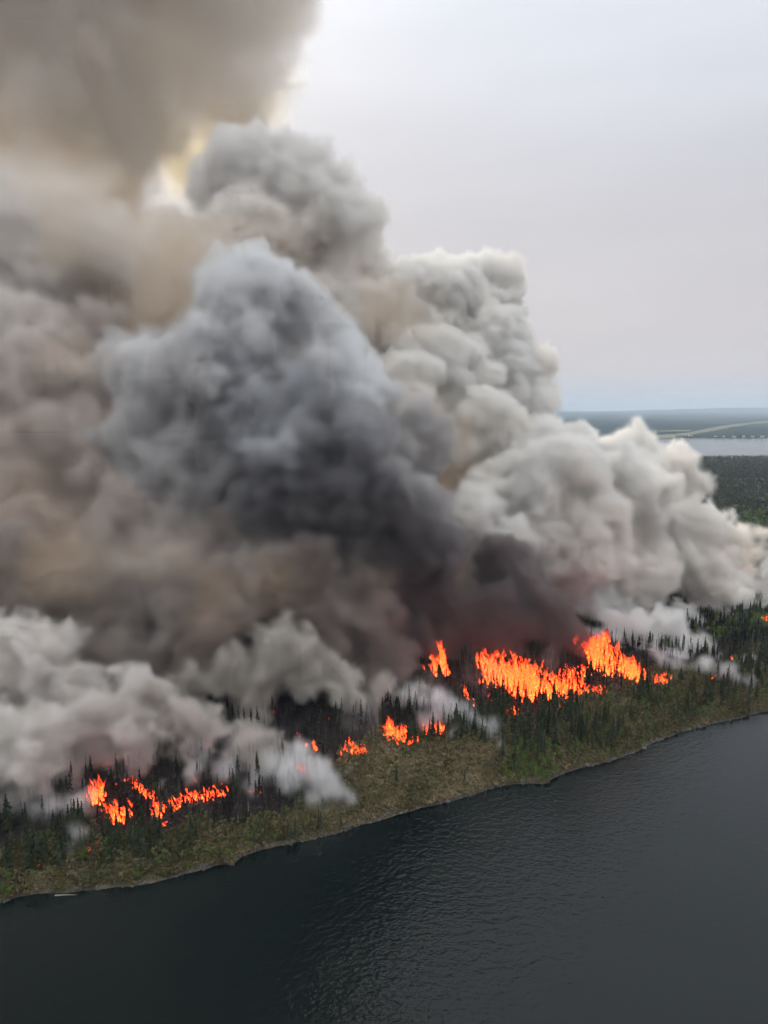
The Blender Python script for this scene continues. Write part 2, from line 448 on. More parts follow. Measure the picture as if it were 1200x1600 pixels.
# burning patches: base pixels, label, tongues of flame, height, short name
FIRES = [
    ([(679, 1056), (683, 1058)], 'left column of the tall twin torch of flame', 34, 46, 'twin torch'),
    ([(694, 1058), (698, 1056)], 'right column of the tall twin torch of flame', 34, 44, 'twin torch'),
    ([(663, 1047)], 'small orange flame left of the twin torch', 6, 10, 'torch flame'),
    ([(764, 1045), (772, 1075), (790, 1065)], 'left end of the main fire front, its flames tall and ragged', 120, 40, 'front left'),
    ([(780, 1062), (800, 1090), (822, 1100), (850, 1085), (838, 1062)], 'brightest broad middle of the main fire front', 420, 40, 'front middle'),
    ([(845, 1075), (872, 1098), (915, 1083), (885, 1068)], 'right stretch of the main fire front among black spruces', 190, 24, 'front right'),
    ([(884, 1062), (922, 1056)], 'ragged flames joining the main front to the highest peak', 70, 20, 'joining flames'),
    ([(915, 1082), (945, 1084)], 'low broken flames at the right foot of the main fire front', 40, 16, 'front foot'),
    ([(924, 1035), (940, 1050), (962, 1052)], 'highest peak of flame at the right end of the fire line', 210, 46, 'flame peak'),
    ([(958, 1048), (990, 1064), (1005, 1066), (985, 1050)], 'sloping orange flames right of the highest peak', 170, 28, 'sloping flames'),
    ([(1005, 1064), (1042, 1068)], 'low flame tail at the far right end of the fire line', 70, 20, 'flame tail'),
    ([(797, 1120), (808, 1118)], 'small bright fire in front of the main fire front', 34, 18, 'small fire'),
    ([(724, 1080), (742, 1104)], 'narrow slanting flame above the white smoke', 30, 16, 'slanting flame'),
    ([(765, 1090), (776, 1126)], 'string of small flames left of the main front', 16, 9, 'flame string'),
    ([(608, 1152), (640, 1158)], 'bright fire at the top edge of the open slope', 110, 22, 'slope fire'),
    ([(608, 1145), (614, 1150)], 'upright flame at the left tip of the slope edge fire', 36, 32, 'upright flame'),
    ([(665, 1148), (692, 1146)], 'pair of flames among spruces above the open slope', 46, 18, 'paired flames'),
    ([(484, 1174), (495, 1174)], 'round orange fire left of the open slope', 36, 18, 'round orange fire'),
    ([(538, 1182), (576, 1177), (550, 1168)], 'low ragged fire line beside the open slope', 70, 15, 'ragged fire line'),
    ([(500, 1190), (540, 1190)], 'faint scattered embers below the ragged fire line', 14, 7, 'scattered embers'),
    ([(395, 1108), (406, 1108)], 'small reddish flame in dark smoke at centre left', 16, 15, 'reddish flame'),
    ([(428, 1117), (432, 1116)], 'tiny flame right of the reddish one', 7, 10, 'tiny flame'),
    ([(467, 1154)], 'thin single upright flame', 5, 13, 'thin flame'),
    ([(516, 1127)], 'tiny flame at the edge of the dark conifers', 4, 7, 'conifer flame'),
    ([(146, 1258), (160, 1252)], 'reddish glowing flames behind the smoke at left', 60, 38, 'glowing flames'),
    ([(175, 1285), (197, 1280)], 'bright orange fire in the left forest', 100, 34, 'bright left fire'),
    ([(200, 1222), (222, 1238)], 'upper half of the slanting broken flames at left', 34, 13, 'upper broken flames'),
    ([(222, 1240), (242, 1250)], 'lower half of the slanting broken flames at left', 34, 14, 'lower broken flames'),
    ([(243, 1282), (268, 1258)], 'flames behind a thin column of smoke at left', 40, 24, 'smoky flames'),
    ([(275, 1268), (290, 1250)], 'short flame patch right of the smoke column', 34, 15, 'flame patch'),
    ([(300, 1252), (350, 1244)], 'low bright row of flames at the right of the left burn', 90, 15, 'low flame row'),
    ([(133, 1338)], 'lowest of three small flames on the slope near the left shore', 3, 6, 'three small flames'),
    ([(141, 1330)], 'middle of three small flames on the slope near the left shore', 4, 8, 'three small flames'),
    ([(151, 1320)], 'topmost of three small flames on the slope near the left shore', 3, 7, 'three small flames'),
    ([(168, 1196)], 'tiny flame high in the left smoke above the reddish flames', 5, 8, 'high left flame'),
    ([(183, 1232)], 'small flame between the reddish flames and the broken line', 6, 9, 'small left flame'),
    ([(256, 1292), (262, 1288)], 'little low flame under the narrow smoke column', 7, 7, 'low left flame'),
    ([(305, 1222)], 'faint small flame above the low bright row', 4, 8, 'faint flame'),
    ([(292, 1238)], 'small upright flame at the left end of the low bright row', 7, 13, 'row end flame'),
    ([(547, 1160)], 'small pointed flame above the low ragged fire line', 6, 12, 'pointed flame'),
    ([(750, 1068)], 'small flame between the twin torch and the main front', 6, 12, 'gap flame'),
    ([(876, 1112)], 'little flame in the spruces below the right stretch of the front', 6, 11, 'spruce flame'),
    ([(700, 1150)], 'small flame right of the paired flames', 6, 9, 'right small flame'),
    ([(59, 1358), (62, 1350)], 'single curved flame beside the light green tree', 14, 18, 'curved flame'),
    ([(388, 1240), (410, 1240)], 'thin low flame above the spruces', 14, 6, 'low flame'),
    ([(462, 1200), (485, 1212)], 'pinkish flames in white smoke', 22, 12, 'pinkish flames'),
    ([(320, 1170), (330, 1165)], 'pink glow of a flame behind smoke', 8, 10, 'pink glow'),
    ([(547, 1235), (552, 1262)], 'tiny embers at the edge of the white smoke', 5, 5, 'tiny embers'),
    ([(1144, 1034)], 'small flame alone at the far right', 7, 14, 'lone flame'),
    ([(1110, 1062), (1150, 1060)], 'thin low flames along the right ridge', 16, 7, 'ridge flames'),
    ([(1152, 892), (1178, 896)], 'distant pink fire behind smoke at the far right', 34, 10, 'pink fire'),
    ([(1192, 972), (1200, 970)], 'distant small fire in the trees at the right edge', 10, 10, 'distant fire'),
]
rg = np.random.RandomState(5)
def tmesh(name, v, f, mat, tn=None):
    return mesh_np(name, v, tri_faces(f), mat, tint=tn if tn is not None else np.full(len(v), 0.5))
PROT = {}
ARR = {}
def proto(kind, n, fn):
    PROT[kind] = []; ARR[kind] = []
    for k in range(n):
        parts = fn(rg)
        ARR[kind].append([(np.array(p[1], float), tri_faces(p[2]), p[3], np.array(p[4] if p[4] is not None else [0.5] * len(p[1]))) for p in parts])
        PROT[kind].append([(p[0], tmesh(kind + '_' + p[0], p[1], p[2], p[3], p[4])) for p in parts])
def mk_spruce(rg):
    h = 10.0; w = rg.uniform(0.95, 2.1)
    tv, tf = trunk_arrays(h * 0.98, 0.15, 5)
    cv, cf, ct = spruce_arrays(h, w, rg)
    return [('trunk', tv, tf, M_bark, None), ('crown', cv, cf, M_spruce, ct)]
def mk_birch(rg):
    h = 7.0
    tv, tf = trunk_arrays(h * 0.8, 0.12, 5, lean=rg.uniform(-0.08, 0.08))
    cv, cf, ct = leaf_arrays(h, 2.3, rg, n=330)
    return [('trunk', tv, tf, M_dead, None), ('crown', cv, cf, M_leaf, ct)]
def mk_snag(rg):
    v, f = branch_arrays(10.0, 0.20, rg, 18, 1.3)
    return [('trunk', v, f, M_char, None)]
def mk_burnt(rg):
    tv, tf = trunk_arrays(9.8, 0.13, 5)
    cv, cf, ct = spruce_arrays(10, 1.0, rg, layers=12, per=5, bare=0.35, thin=0.4)
    return [('trunk', tv, tf, M_char, None), ('crown', cv, cf, M_char, ct)]
def mk_bush(rg):
    tv, tf = trunk_arrays(6.0, 0.10, 4, lean=rg.uniform(-0.08, 0.08))
    cv, cf, ct = leaf_arrays(10.0, rg.uniform(1.8, 3.0), rg, n=150, leaf=1.15, low=0.05, clumps=7)
    return [('trunk', tv, tf, M_dead, None), ('crown', cv, cf, M_brush, ct)]
def mk_dead(rg):
    v, f = branch_arrays(7.0, 0.12, rg, 14, 2.0)
    return [('trunk', v, f, M_dead, None)]
proto('spruce', 6, mk_spruce); proto('birch', 5, mk_birch); proto('snag', 4, mk_snag); proto('burnt', 5, mk_burnt); proto('dead', 3, mk_dead); proto('bush', 8, mk_bush)
def mk_bushy(rg):
    cv, cf, ct = leaf_arrays(10.0, rg.uniform(3.0, 4.5), rg, n=60, leaf=3.0, low=0.0, clumps=6)
    return [('crown', cv, cf, M_spruce, ct)]
proto('bushy', 4, mk_bushy)

NAMES = dict(spruce='spruce_tree', birch='birch_tree', snag='charred_snag', burnt='burnt_spruce', dead='dead_tree')
CATS = dict(spruce='spruce tree', birch='broadleaf tree', snag='dead snag', burnt='burnt tree', dead='dead tree')
GRP = dict(spruce='dark spruces along the lakeshore slope', birch='green broadleaf trees on the lakeshore slope', snag='bare charred trunks in the burn', burnt='burnt spruces in the smoke', dead='bleached dead trees among the green')
PRO = {}
def near_fire(px, py):
    mid = lambda f: (np.mean([p[0] for p in f[0]]), np.mean([p[1] for p in f[0]]))
    near = sorted(FIRES, key=lambda f: math.hypot(mid(f)[0] - px, mid(f)[1] - py))
    dx, dy = px - mid(near[0])[0], py - mid(near[0])[1]
    w_ = ('right of' if dx > 0 else 'left of') if abs(dx) > abs(dy) else ('below' if dy > 0 else 'above')
    d_ = math.hypot(dx, dy)
    sec = next(f[4] for f in near if f[4] != near[0][4])
    return ('just ' if d_ < 25 else '' if d_ < 50 else 'well ' if d_ < 90 else 'far ') + w_ + ' the ' + near[0][4] + ', towards the ' + sec
def plant(kind, x, y, z, h, label):
    base_h = {'spruce': 10, 'birch': 7, 'snag': 10, 'burnt': 10, 'dead': 7}[kind]
    k = rg.randint(len(PROT[kind]))
    key = (kind, k)
    if key not in PRO:
        root = empty(NAMES[kind], (0, 0, 0))
        for pn, m_ in PROT[kind][k]: link(pn, m_, parent=root)
        PRO[key] = root; r = root
    else:
        r = copy_tree(PRO[key])
    if len(label.split()) > 16: label = label.replace(' by the lake', '')
    if len(label.split()) > 16: label = label.split(', towards')[0]
    r.location = (x, y, z - 0.15); r.rotation_euler.z = rg.uniform(0, 6.28)
    s_ = h / base_h
    r.scale = (s_ * rg.uniform(0.85, 1.2), s_ * rg.uniform(0.85, 1.2), s_)
    tag(r, label, CATS[kind], GRP[kind], 'thing')
    return r
def mass(name, kind_list, pts, label, cat, kind='stuff'):
    """one object of very many plants: pts rows x, y, z, height"""
    by_mat = {}
    for x, y, z, h, kd in pts:
        arr = ARR[kd][rg.randint(len(ARR[kd]))]
        bh = 7.0 if kd in ('birch', 'dead') else 10.0
        s_ = h / bh; an = rg.uniform(0, 6.28); c_, s2 = math.cos(an), math.sin(an)
        wx = s_ * rg.uniform(0.85, 1.25)
        tj = rg.uniform(-0.25, 0.45)
        for v, f, m_, tn in arr:
            q = np.stack([(v[:, 0] * c_ - v[:, 1] * s2) * wx + x, (v[:, 0] * s2 + v[:, 1] * c_) * wx + y, v[:, 2] * s_ + z - 0.15], 1)
            by_mat.setdefault(m_.name, [m_, [], [], [], 0])
            e = by_mat[m_.name]
            e[1].append(q); e[2].append(f + e[4]); e[3].append(np.clip(tn + tj, 0, 1)); e[4] += len(v)
    V, F, T, MI, off = [], [], [], [], 0
    mats = []
    for k, (m_, vv, ff, tt, n) in by_mat.items():
        V += vv; F.append(np.concatenate(ff) + off); T += tt; MI.append(np.full(sum(len(q) for q in ff), len(mats))); off += n; mats.append(m_)
    me = mesh_np(name, np.concatenate(V), np.concatenate(F), None, tint=np.concatenate(T))
    for m_ in mats: me.materials.append(m_)
    me.polygons.foreach_set('material_index', np.concatenate(MI).astype('i'))
    return tag(link(name, me), label, cat, kind=kind)

# scatter over the near land, thinned by where the photograph has each kind
def scatter(n, x0, x1, s0, s1, seed):
    q = np.random.RandomState(seed)
    x = q.uniform(x0, x1, n); s = q.uniform(s0, s1, n)
    y = shore_y(x) + s; z = hill(x, s)
    pr = project(np.stack([x, y, z], 1))
    return x, y, z, s, pr, q
def boxw(pr, a, b, c, d, soft=14):
    return sstep(a - soft, a + soft, pr[:, 0]) * (1 - sstep(b - soft, b + soft, pr[:, 0])) * sstep(c - soft, c + soft, pr[:, 1]) * (1 - sstep(d - soft, d + soft, pr[:, 1]))

x, y, z, s, pr, q = scatter(16000, -260, 330, 1.5, 260, 11)
clump = fnoise(x, s, 22, 3, 20)
bt = burnt_at(x, s)
open_ = boxw(pr, 520, 790, 1165, 1290) * (1 - 0.0)
dens_spruce = (0.17 + 0.35 * sstep(0.45, 0.62, clump)) * (1 - bt) * (1 - 0.93 * open_)
dens_spruce += 0.55 * (1 - bt) * boxw(pr, 640, 1100, 1050, 1150) * sstep(0.40, 0.55, clump)
dens_spruce += 0.42 * (1 - bt) * boxw(pr, -20, 330, 1200, 1370)
dens_spruce += 0.16 * bt
dens_spruce += 0.5 * boxw(pr, 490, 790, 1085, 1160, 10) * sstep(0.35, 0.55, clump)
dens_spruce *= 1 - 0.6 * (1 - sstep(3, 10, s))
u = q.rand(len(x))
sel = np.where(u < dens_spruce * 0.55)[0]
big = pr[sel, 2]
hh = q.uniform(6.0, 13.5, len(sel)) * (0.8 + 0.5 * (clump[sel] > 0.5)) * (1 - 0.45 * (1 - sstep(4, 20, s[sel])))
size = hh / big
ok = (pr[sel, 0] > -20) & (pr[sel, 0] < 1220)
order = np.argsort(-size * ok)
ind = order[:285]; rest = order[285:]
for i in ind:
    j = sel[i]
    if s[j] < 16: lb = 'dark green spruce just above the lake edge'
    elif pr[j, 0] < 520: lb = 'dark green spruce on the slope below the burning ground at left'
    elif pr[j, 0] < 800: lb = 'dark green spruce at the top of the open brushy slope'
    elif hh[i] > 9: lb = 'tall dark green spruce on the right part of the slope'
    else: lb = 'smaller dark green spruce on the right part of the slope'
    lb = '%s dark green spruce %s' % ('tall' if hh[i] > 11 else 'small' if hh[i] < 8 else 'middling', near_fire(pr[j, 0], pr[j, 1])); plant('spruce', x[j], y[j], z[j], hh[i], lb + (' by the lake' if s[j] < 14 else ''))
mass_pts = [(x[sel[i]], y[sel[i]], z[sel[i]], hh[i], 'spruce') for i in rest]
# broadleaf: bright green near the shore at right, some at left
x, y, z, s, pr, q = scatter(9000, -250, 330, 1.0, 120, 12)
bt = burnt_at(x, s)
dB = 0.9 * boxw(pr, 795, 880, 1165, 1226, 8) + 0.20 * boxw(pr, 880, 1200, 1080, 1210) + 0.5 * boxw(pr, 45, 100, 1290, 1345, 8) + 0.9 * boxw(pr, -10, 26, 1365, 1412, 6) + 0.10 * boxw(pr, -10, 480, 1240, 1390) + 0.02
dB *= (1 - bt) * (1 - 0.9 * boxw(pr, 520, 780, 1165, 1290))
sel = np.where(q.rand(len(x)) < dB * 0.5)[0]
hh = q.uniform(2.6, 6.0, len(sel))
order = np.argsort(-hh / pr[sel, 2] * ((pr[sel, 0] > 0) & (pr[sel, 0] < 1200)))
for n_, i in enumerate(order[:230]):
    j = sel[i]
    if pr[j, 0] < 120 : lb = 'light green broadleaf tree in the near left corner of the slope'
    elif pr[j, 0] < 520: lb = 'light green broadleaf tree among spruces at left'
    elif pr[j, 0] < 890: lb = 'bright green leafy tree in the clump at the lake edge'
    else: lb = 'green broadleaf tree on the right part of the slope'
    plant('birch', x[j], y[j], z[j], hh[i], '%s green leafy tree %s' % ('larger' if hh[i] > 4.5 else 'small', near_fire(pr[j, 0], pr[j, 1])) + (' by the lake' if s[j] < 14 else ''))
mass_pts += [(x[sel[i]], y[sel[i]], z[sel[i]], hh[i], 'birch') for i in order[230:]]
x, y, z, s, pr, q = scatter(15000, -265, 335, 1.0, 170, 18)
bt = burnt_at(x, s)
dd = (1 - bt) * (0.35 + 0.65 * sstep(0.40, 0.62, fnoise(x, s, 15, 3, 80))) * (1 - 0.45 * boxw(pr, 520, 780, 1165, 1290))
for j in np.where((q.rand(len(x)) < dd * 0.62) & (pr[:, 0] > -40) & (pr[:, 0] < 1240))[0]:
    mass_pts.append((x[j], y[j], z[j], q.uniform(2.2, 6.2) * (0.6 + 0.4 * sstep(2, 12, s[j])), 'bush'))
mass('forest', None, mass_pts, 'mixed spruce and broadleaf forest covering the lakeshore slope', 'forest')
# shrubs
x, y, z, s, pr, q = scatter(52000, -270, 340, 0.8, 110, 13)
bt = burnt_at(x, s)
keep = (q.rand(len(x)) < (1 - bt) * (0.5 + 0.5 * sstep(0.4, 0.6, fnoise(x, s, 7, 2, 30)))) & (pr[:, 0] > -60) & (pr[:, 0] < 1260)
x, y, z, s = x[keep], y[keep], z[keep], s[keep]
n = len(x); K = 15
hs = q.uniform(0.6, 2.2, n) * (0.7 + 0.6 * (fnoise(x, s, 10, 2, 40)))
bx_ = np.repeat(np.stack([x, y, z], 1), K, 0); hb = np.repeat(hs, K)
d = q.normal(size=(n * K, 3)); d /= np.linalg.norm(d, axis=1)[:, None]
c = bx_ + d * hb[:, None] * np.array([0.62, 0.62, 0.45]) + np.array([0, 0, 1]) * hb[:, None] * 0.5
a_ = q.normal(size=(n * K, 3)); a_ /= np.linalg.norm(a_, axis=1)[:, None]
b_ = np.cross(a_, d); b_ /= (np.linalg.norm(b_, axis=1)[:, None] + 1e-6)
Lf = (hb * q.uniform(0.2, 0.44, n * K))[:, None]
V = np.stack([c - a_ * Lf, c + b_ * Lf * 0.6, c + a_ * Lf, c - b_ * Lf * 0.6], 1).reshape(-1, 3)
op_ = boxw(project(np.stack([x, y, z], 1)), 500, 800, 1150, 1300, 30)
tn = np.repeat(np.clip(np.repeat(fnoise(x, s, 16, 4, 50) * 1.6 - 0.50 + 0.30 * op_ + q.uniform(-0.14, 0.17, n), K) + q.uniform(-0.06, 0.06, n * K), 0, 1), 4)
F = np.arange(len(V)).reshape(-1, 4)
tag(link('shrubs', mesh_np('shrubs', V, F, M_shrub, tint=tn)), 'olive brown brush and shrubs on the open lakeshore slope', 'shrubs', kind='stuff')
# charred trunks and burnt spruces
x, y, z, s, pr, q = scatter(9000, -260, 330, 20, 330, 14)
bt = burnt_at(x, s)
sel = np.where((q.rand(len(x)) < bt * 0.8) & (bt > 0.25))[0]
hh = q.uniform(7, 15, len(sel)); kd = q.rand(len(sel)) < 0.5
vis = (pr[sel, 0] > -10) & (pr[sel, 0] < 1210) & (s[sel] < 170)
order = np.argsort(-hh / pr[sel, 2] * vis)
cnt = {'snag': 0, 'burnt': 0}; rest = []
for i in order:
    j = sel[i]; k = 'snag' if kd[i] else 'burnt'
    if cnt[k] < 240 and vis[i]:
        cnt[k] += 1
        side = 'left' if pr[j, 0] < 520 else ('middle' if pr[j, 0] < 760 else 'right')
        lb = {'snag': 'bare black charred trunk standing in the %s part of the burn' % side, 'burnt': 'scorched black spruce standing in the %s part of the burn' % side}[k]
        plant(k, x[j], y[j], z[j], hh[i], '%s %s %s' % ('tall' if hh[i] > 12 else 'short' if hh[i] < 9.5 else 'middling', {'snag': 'bare charred trunk', 'burnt': 'scorched spruce'}[k], near_fire(pr[j, 0], pr[j, 1])))
    else: rest.append((x[j], y[j], z[j], hh[i], k))
mass('burnt_forest', None, rest, 'charred forest standing inside the smoke', 'burnt forest')
for px, py, h, lb in [(806,1208,6,'bright green leafy tree at the left of the clump by the water'), (818,1196,7,'tallest bright green tree in the clump by the water'), (830,1205,6,'round bright green tree in the middle of the waterside clump'),
        (842,1212,5.5,'low bright green tree overhanging the water in the clump'), (852,1200,6.5,'bright green tree at the right of the waterside clump'), (812,1218,5,'small bright green tree at the very edge of the water'), (866,1206,5,'bright green bush right of the waterside clump'),
        (50,1325,7,'light green broadleaf tree above the curved flame'), (62,1335,6.5,'light green broadleaf tree right above the curved flame'), (6,1395,6,'bright green tree in the bottom left corner of the slope'), (18,1398,5,'bright green bush at the water in the bottom left corner'), (398,1305,5.5,'bright green tree on the slope below the thin low flame')]:
    p, t_ = on_ground(px, py)
    plant('birch', p[0], p[1], p[2], h, lb)
for px, py, h in [(372,1290,7),(388,1268,7),(1145,1075,8),(790,1120,6),(1180,1105,6),(462,1240,6),(128,1375,4),(1052,1090,5),(585,1270,4),(730,1225,3),(540,1215,3),(605,1205,2.5),(660,1195,3),(690,1210,2.5),(860,1165,5),(905,1150,5),(980,1120,5),(1085,1105,5),(215,1330,5),(300,1310,5),(335,1330,4),(35,1320,7),(440,1275,5),(630,1240,3)]:
    p, t_ = on_ground(px, py)
    plant('dead', p[0], p[1], p[2], h, 'bleached leafless tree ' + near_fire(px, py))
# far part of the land at right: forest to the distant lake
x, y, z, s, pr, q = scatter(90000, 200, 2300, 60, 2150, 15)
vis = (pr[:, 0] > 1000) & (pr[:, 0] < 1230) & ~((s < 100) & (x < 330))
w_ = np.clip(1.0 - s / 3500, 0.15, 1)
sel = np.where(vis & (q.rand(len(x)) < w_))[0][:9000]
cl = fnoise(x, s, 60, 3, 60)
pts = [(x[j], y[j], z[j] * (1 - 0.7 * float(sstep(1300, 2100, s[j]))), q.uniform(6, 12), 'birch' if cl[j] > 0.5 and q.rand() < 0.45 and s[j] < 700 else ('bushy' if s[j] > 500 and q.rand() < 0.6 else 'spruce')) for j in sel]
mass('distant_forest', None, pts, 'dark green forest beyond the burn reaching the distant lake', 'forest')

# shore rocks (nobody could count them) and the pale driftwood log
x, y, z, s, pr, q = scatter(1500, -250, 330, -0.4, 2.2, 16)
keep = (q.rand(len(x)) < 0.25 + 0.6 * sstep(0.45, 0.6, fnoise(x, s, 20, 2, 70)))
x, y, z = x[keep], y[keep], z[keep]
ico = np.array([(0,0,1),(.9,0,.4),(.28,.85,.4),(-.72,.53,.4),(-.72,-.53,.4),(.28,-.85,.4),(.5,.4,-.5),(-.5,.5,-.5),(-.4,-.6,-.5),(.6,-.4,-.5)])
icf = [(0,1,2),(0,2,3),(0,3,4),(0,4,5),(0,5,1),(1,6,2),(2,7,3),(3,8,4),(4,8,5),(5,9,1),(1,9,6),(2,6,7),(3,7,8),(5,8,9)]
V, F, T = [], [], []
for k in range(len(x)):
    sz = q.uniform(0.2, 0.8) * (1 + (q.rand() < 0.05) * 1.2)
    V.append(ico * q.uniform(0.7, 1.25, (10, 1)) * sz * np.array([1.2, 1, 0.7]) + np.array([x[k], y[k], max(z[k], 0) + 0.05]))
    F.append(np.array(icf) + 10 * k); T.append(np.full(10, q.rand()))
tag(link('shore_rocks', mesh_np('shore_rocks', np.concatenate(V), np.concatenate(F), M_rock, tint=np.concatenate(T))), 'pale grey rocks strewn along the lake edge', 'rocks', kind='stuff')
p = G0(104, 1398)
v, f = trunk_arrays(9.0, 0.28, 7, lean=0.06)
lg = link('driftwood_log', tmesh('driftwood_log', v, f, M_dead), (p[0] - 4, p[1] - 0.6, 0.15))
lg.rotation_euler = (0, R(88), R(4))
tag(lg, 'long bleached driftwood log lying in the water at the lake edge', 'log')

# ------------------------------------------------------------------ flames
def flame_material():
    m, t = new_mat('flame')
    o = t.nodes.new('ShaderNodeOutputMaterial')
    em = t.nodes.new('ShaderNodeEmission')
    a = t.nodes.new('ShaderNodeAttribute'); a.attribute_name = 'tint'
    n = tex(t, 'ShaderNodeTexNoise', 0.9, 4); n.inputs['Distortion'].default_value = 1.0
    ad = t.nodes.new('ShaderNodeMath'); ad.operation = 'ADD'
    mu = t.nodes.new('ShaderNodeMath'); mu.operation = 'MULTIPLY_ADD'; mu.inputs[1].default_value = 1.6; mu.inputs[2].default_value = -0.8
    t.links.new(n.outputs[0], mu.inputs[0])
    t.links.new(mu.outputs[0], ad.inputs[0]); t.links.new(a.outputs['Fac'], ad.inputs[1])
    c = cramp(t, ad.outputs[0], [(0.08, (0.5, 0.013, 0.005)), (0.34, (0.9, 0.032, 0.008)), (0.58, (1.0, 0.064, 0.009)), (0.90, (1.0, 0.175, 0.03))])
    t.links.new(c, em.inputs[0]); em.inputs[1].default_value = 3.6
    tr = t.nodes.new('ShaderNodeBsdfTransparent')
    mr = t.nodes.new('ShaderNodeMapRange'); mr.inputs[1].default_value = 0.18; mr.inputs[2].default_value = 0.85
    t.links.new(ad.outputs[0], mr.inputs[0])
    mx = t.nodes.new('ShaderNodeMixShader')
    t.links.new(mr.outputs[0], mx.inputs[0]); t.links.new(tr.outputs[0], mx.inputs[1]); t.links.new(em.outputs[0], mx.inputs[2])
    t.links.new(mx.outputs[0], o.inputs['Surface'])
    return m
M_flame = flame_material()
frg = np.random.RandomState(3)
def tongue(base, h, w, lean, V, F, T, cool=0.0):
    n, seg = 6, 5
    ph = frg.uniform(0, 6.28); i0 = len(V)
    for k in range(n + 1):
        q_ = k / n
        r_ = w * (math.sin(math.pi * (0.18 + 0.82 * q_)) ** 0.8) * (1 - 0.35 * q_) * (1 if k < n else 0.02) * frg.uniform(0.7, 1.25)
        cx = base + np.array([lean[0] * q_ * q_ * h + 0.28 * w * math.sin(ph + 5 * q_), lean[1] * q_ * q_ * h + 0.28 * w * math.cos(ph + 4 * q_), q_ * h])
        for a in range(seg):
            an = 2 * math.pi * a / seg + ph + q_ * 1.5
            V.append(cx + np.array([math.cos(an) * r_, math.sin(an) * r_ * 0.7, 0])); T.append(0.74 - cool - 0.45 * q_ + frg.uniform(-0.25, 0.25))
    for k in range(n):
        for a in range(seg):
            b_ = (a + 1) % seg
            F.append((i0 + k * seg + a, i0 + k * seg + b_, i0 + (k + 1) * seg + b_, i0 + (k + 1) * seg + a))
def fire(pxs, label, n, hpx, wpx=None, up=0.0):
    """a burning patch: tongues of flame between the pixels' ground points; hpx height in photo pixels, up = how high in the crowns"""
    ends = [on_ground(px, py) for px, py in pxs]
    V, F, T = [], [], []
    zc = np.mean([e[1] for e in ends])
    jit = 0.35 if 'torch of' in label else 0.25 + 0.012 * min(n, 320)
    org = np.mean([e[0] for e in ends], axis=0)
    for k in range(n):
        w1 = frg.dirichlet(np.full(len(ends), 0.8))
        p = sum(w_ * e[0] for w_, e in zip(w1, ends))
        p = p + np.array([frg.normal() * jit, frg.normal() * jit, 0])
        p[2] = float(ground_z(p[0], p[1])) - 0.3
        H = hpx * zc / F_PX * 1.1 * (0.45 + 0.9 * float(fnoise(p[0], p[1], 7, 2, 33)))
        up_ = frg.uniform(0, 1) ** 1.2
        p[2] += up_ * H * 0.75
        p = p + np.array([-0.35, 0.2, 0]) * up_ * H * 0.4
        hh_ = H * frg.uniform(0.14, 0.42) * (1.15 - 0.5 * up_) + 0.5
        tongue(p - org, hh_, hh_ * frg.uniform(0.07, 0.17), (frg.uniform(-0.7, 0.3), 0.1), V, F, T, 0.30 * up_)
    me_ = mesh_np('flames', V, F, M_flame, smooth=True, tint=T)
    return tag(link('flames', me_, org), label, 'fire', 'fires burning in the forest', 'thing')
for pxs, lb, n_, hp, sn in FIRES: fire(pxs, lb, int(n_ * (1.7 if n_ > 100 else 1.3)), hp * (1.15 if hp > 20 else 1.0))

# ------------------------------------------------------------------ far shore details
M_white = plant_material('white_wall', (0.6, 0.6, 0.58), (0.8, 0.8, 0.78))
M_roof = plant_material('grey_roof', (0.2, 0.2, 0.21), (0.3, 0.3, 0.3))
def box_mesh(name, x0, x1, y0, y1, z0, z1, mat):
    return mesh_np(name, [(x0,y0,z0),(x1,y0,z0),(x1,y1,z0),(x0,y1,z0),(x0,y0,z1),(x1,y0,z1),(x1,y1,z1),(x0,y1,z1)], [(0,3,2,1),(4,5,6,7),(0,1,5,4),(1,2,6,5),(2,3,7,6),(3,0,4,7)], mat)
def gable(name, w, d, z, h, mat):
    x, y = w / 2 + 0.6, d / 2 + 0.6
    v = [(-x,-y,z),(x,-y,z),(x,y,z),(-x,y,z),(-x,0,z+h),(x,0,z+h)]
    return mesh_np(name, v, [(0,1,5),(0,5,4),(2,3,4),(2,4,5),(0,4,3),(1,2,5),(0,3,2),(0,2,1)], mat)
for k, (px, w, h, lb) in enumerate([(1052, 16, 5, 'leftmost small pale house on the distant lake shore'), (1079, 30, 9, 'long pale building at the end of the point on the distant shore'),
        (1118, 18, 6, 'small pale house on the distant shore below the bright strip'), (1131, 14, 6, 'small pale house just right of the one below the bright strip'),
        (1147, 26, 7, 'wide white building in the middle of the distant shore houses'), (1162, 16, 10, 'tallest white building among the distant shore houses'),
        (1176, 20, 6, 'second house from the right edge on the distant shore'), (1191, 22, 7, 'rightmost white house on the distant lake shore')]):
    d = ray(px, 683.0); x_ = d[0] / d[1] * 5250
    y_ = float(far_shore(np.array(x_))) + 45; x_ = d[0] / d[1] * y_
    r_ = empty('house', (x_, y_, max(2.0, float(far_h(np.array(x_), np.array(45.0))) - 1)), R(10 * (k % 3)))
    link('wall', box_mesh('house_wall', -w / 2, w / 2, -6, 6, -3, h, M_white), parent=r_)
    link('roof', gable('house_roof', w, 12, h + 0.01, 3.5, M_roof), parent=r_)
    tag(r_, lb, 'house', 'houses on the distant shore', 'thing')
